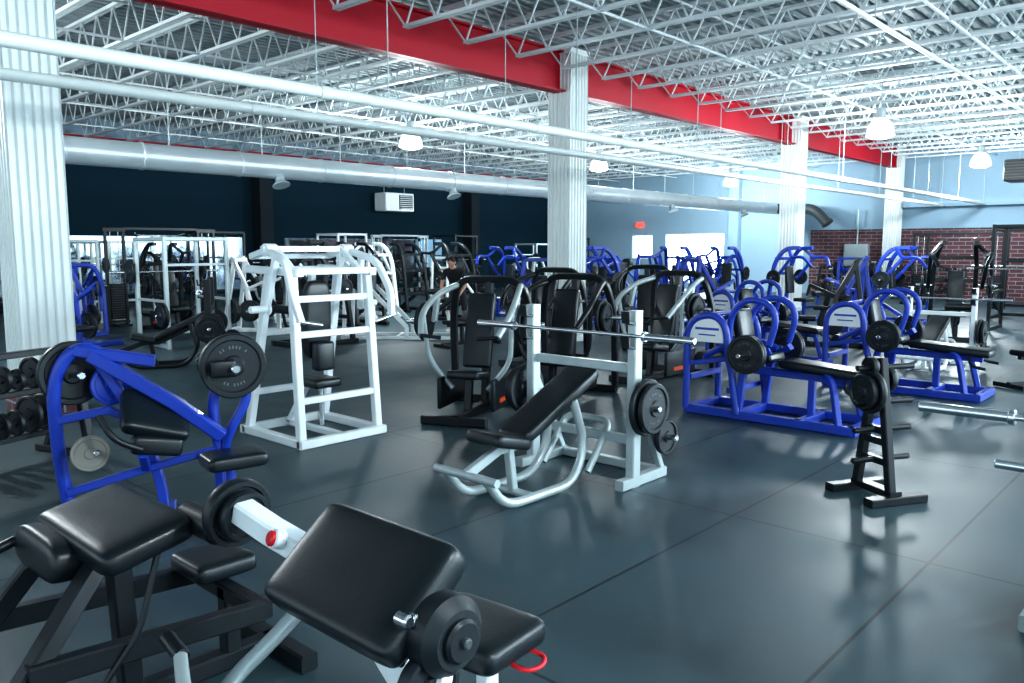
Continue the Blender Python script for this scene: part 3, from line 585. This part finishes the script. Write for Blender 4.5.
# ---------------------------------------------------------------- person
def human(name,loc,rot,J,shirt):
    e=bpy.data.objects.new(name,None); COL.objects.link(e); e.location=loc; e.rotation_euler=(0,0,math.radians(rot))
    names=list(J); idx={n:i for i,n in enumerate(names)}
    ed=[('pelvis','waist'),('waist','chest'),('chest','neck'),('neck','skull')]
    for s in 'LR': ed+=[('chest','sh'+s),('sh'+s,'el'+s),('el'+s,'wr'+s),('wr'+s,'palm'+s),('pelvis','hip'+s),('hip'+s,'kn'+s),('kn'+s,'an'+s),('an'+s,'toe'+s)]
    R=dict(pelvis=.135,waist=.12,chest=.15,neck=.055,skull=.05,sh=.07,el=.043,wr=.028,palm=.032,hip=.095,kn=.06,an=.042,toe=.035)
    def skin(nm,co,edges,rad,mats,cls):
        me=bpy.data.meshes.new(nm); me.from_pydata(co,edges,[]); o=bpy.data.objects.new(nm+'_t',me); COL.objects.link(o)
        mo=o.modifiers.new('s','SKIN'); 
        for i,r in enumerate(rad): me.skin_vertices[0].data[i].radius=(r,r)
        me.skin_vertices[0].data[0].use_root=True
        o.modifiers.new('u','SUBSURF').levels=2
        dg=bpy.context.evaluated_depsgraph_get(); m2=bpy.data.meshes.new_from_object(o.evaluated_get(dg)); bpy.data.objects.remove(o)
        m2.materials.clear()
        for m in mats: m2.materials.append(m)
        for p in m2.polygons: p.material_index=cls(p.center); p.use_smooth=True
        q=bpy.data.objects.new(nm,m2); COL.objects.link(q); q.parent=e
    segs=[(V(J[a]),V(J[c]),a,c) for a,c in ed]
    def cls(c):
        best=None
        for A,C,a,k in segs:
            d=C-A; t=max(0,min(1,(c-A).dot(d)/max(1e-6,d.length_squared))); q=(c-(A+d*t)).length
            if best is None or q<best[0]: best=(q,a,k,t)
        _,a,k,t=best
        if a[:2]=='sh' : return 0 if t<.6 else 1
        if a[:2] in('el','wr') or a=='neck': return 1
        if a[:3]=='hip': return 2
        if a[:2]=='kn': return 1 if t<.85 else 3
        if a[:2]=='an': return 3
        if a=='pelvis' and k[:3]=='hip': return 2
        if a=='pelvis' and t<.3: return 2
        return 0
    rad=[R.get(n,R.get(n[:-1])) for n in names]
    skin('body',[J[n] for n in names],[(idx[a],idx[c]) for a,c in ed],rad,[shirt,SKIN,SHORT,SHOE],cls)
    for s in 'LR':
        w=V(J['wr'+s]); p=V(J['palm'+s]); d=(p-w).normalized(); side=d.cross(V((0,1,.2))).normalized(); nrm=side.cross(d).normalized()
        eg=[];rd=[.028]; co=[w+d*.02]
        for k,(o,L) in enumerate(((-.03,.055),(-.01,.075),(.012,.08),(.032,.07))):
            b0=len(co); a=p+side*o
            co+=[a,a+d*L*.5-nrm*.008,a+d*L*.75-nrm*.03,a+d*L*.8-nrm*.05]; rd+=[.010,.010,.009,.008]; eg+=[(0,b0),(b0,b0+1),(b0+1,b0+2),(b0+2,b0+3)]
        b0=len(co); a=w+d*.03+side*.03; co+=[a,a+side*.03+d*.03,a+side*.035+d*.06-nrm*.02]; rd+=[.012,.011,.009]; eg+=[(0,b0),(b0,b0+1),(b0+1,b0+2)]
        skin('hand_'+s,co,eg,rd,[SKIN],lambda c:0)
    b=B(); sk=V(J['skull']); nk=V(J['neck']); up=(sk-nk).normalized(); fw=V((0,1,0)); fw=(fw-up*fw.dot(up)).normalized(); rt=fw.cross(up)
    C=sk+up*.06
    def P(x,y,z): return C+rt*x+fw*y+up*z
    def blob(part,m,c,rx,ry,rz,n=16,cut=None):
        vs=[];fs=[]
        for i in range(n//2+1):
            th=math.pi*i/(n//2)
            for k in range(n):
                ph=2*math.pi*k/n; x,y,z=math.sin(th)*math.cos(ph),math.sin(th)*math.sin(ph),math.cos(th)
                if cut and z<0: x*=1+.28*z; y*=1+.12*z
                vs.append(P(c[0]+rx*x,c[1]+ry*y,c[2]+rz*z))
        for i in range(n//2):
            for k in range(n): fs.append((i*n+k,i*n+(k+1)%n,(i+1)*n+(k+1)%n,(i+1)*n+k))
        b.add(part,m,vs,fs)
    blob('head',SKIN,(0,0,0),.077,.098,.12,20,True); blob('nose',SKIN,(0,.098,-.015),.013,.02,.025,8); blob('hair',HAIR,(0,-.018,.03),.084,.1,.105,16)
    for s in (-1,1): blob('eyes',SHOE,(s*.03,.085,.012),.013,.01,.009,8); blob('eyes',HAIR,(s*.03,.093,.012),.006,.004,.006,6); blob('ears',SKIN,(s*.08,-.005,-.01),.01,.022,.032,8)
    blob('mouth',REDP,(0,.09,-.055),.022,.007,.006,8)
    for k,me in b.meshes():
        o=bpy.data.objects.new(k,me); COL.objects.link(o); o.parent=e
lean=dict(pelvis=(0,-.12,.90),waist=(0,.02,1.05),chest=(0,.17,1.24),neck=(0,.30,1.39),skull=(0,.36,1.46))
for s,q in (('L',-1),('R',1)):
    lean.update({'sh'+s:(q*.19,.22,1.31),'el'+s:(q*.26,.26,1.02),'wr'+s:(q*.20,.46,.86),'palm'+s:(q*.18,.52,.82),'hip'+s:(q*.1,-.12,.84),'kn'+s:(q*.14,.05+.12*q,.48),'an'+s:(q*.15,-.05+.18*q,.07),'toe'+s:(q*.16,.12+.18*q,.04)})
human('man_in_black_shirt',(11.75,12.35,0),120,lean,SHIRT)
# ---------------------------------------------------------------- world, camera
w=bpy.data.worlds.new('daylight'); sc.world=w; w.use_nodes=True; nt=w.node_tree; bg=nt.nodes['Background']; bg.inputs[0].default_value=(.70,.88,1,1)
tc=nt.nodes.new('ShaderNodeTexCoord'); sx=nt.nodes.new('ShaderNodeSeparateXYZ'); mr=nt.nodes.new('ShaderNodeMapRange')
nt.links.new(tc.outputs['Generated'],sx.inputs[0]); nt.links.new(sx.outputs['X'],mr.inputs['Value'])
mr.inputs['From Min'].default_value=.2; mr.inputs['From Max'].default_value=.7; mr.inputs['To Min'].default_value=1.4; mr.inputs['To Max'].default_value=12
nt.links.new(mr.outputs[0],bg.inputs[1])
cam=bpy.data.cameras.new('camera'); cam.lens=28.125; cam.sensor_width=36; cam.clip_end=200
co=bpy.data.objects.new('camera',cam); COL.objects.link(co); co.location=(0,0,1.8)
th=math.radians(6.67); h=math.radians(42.5)
d=V((math.cos(h)*math.cos(th),math.sin(h)*math.cos(th),-math.sin(th)))
co.rotation_euler=d.to_track_quat('-Z','Y').to_euler(); sc.camera=co
sc.view_settings.view_transform='Standard'; sc.view_settings.exposure=.42
try: sc.view_settings.look='Medium High Contrast'
except Exception as ex: print(ex)
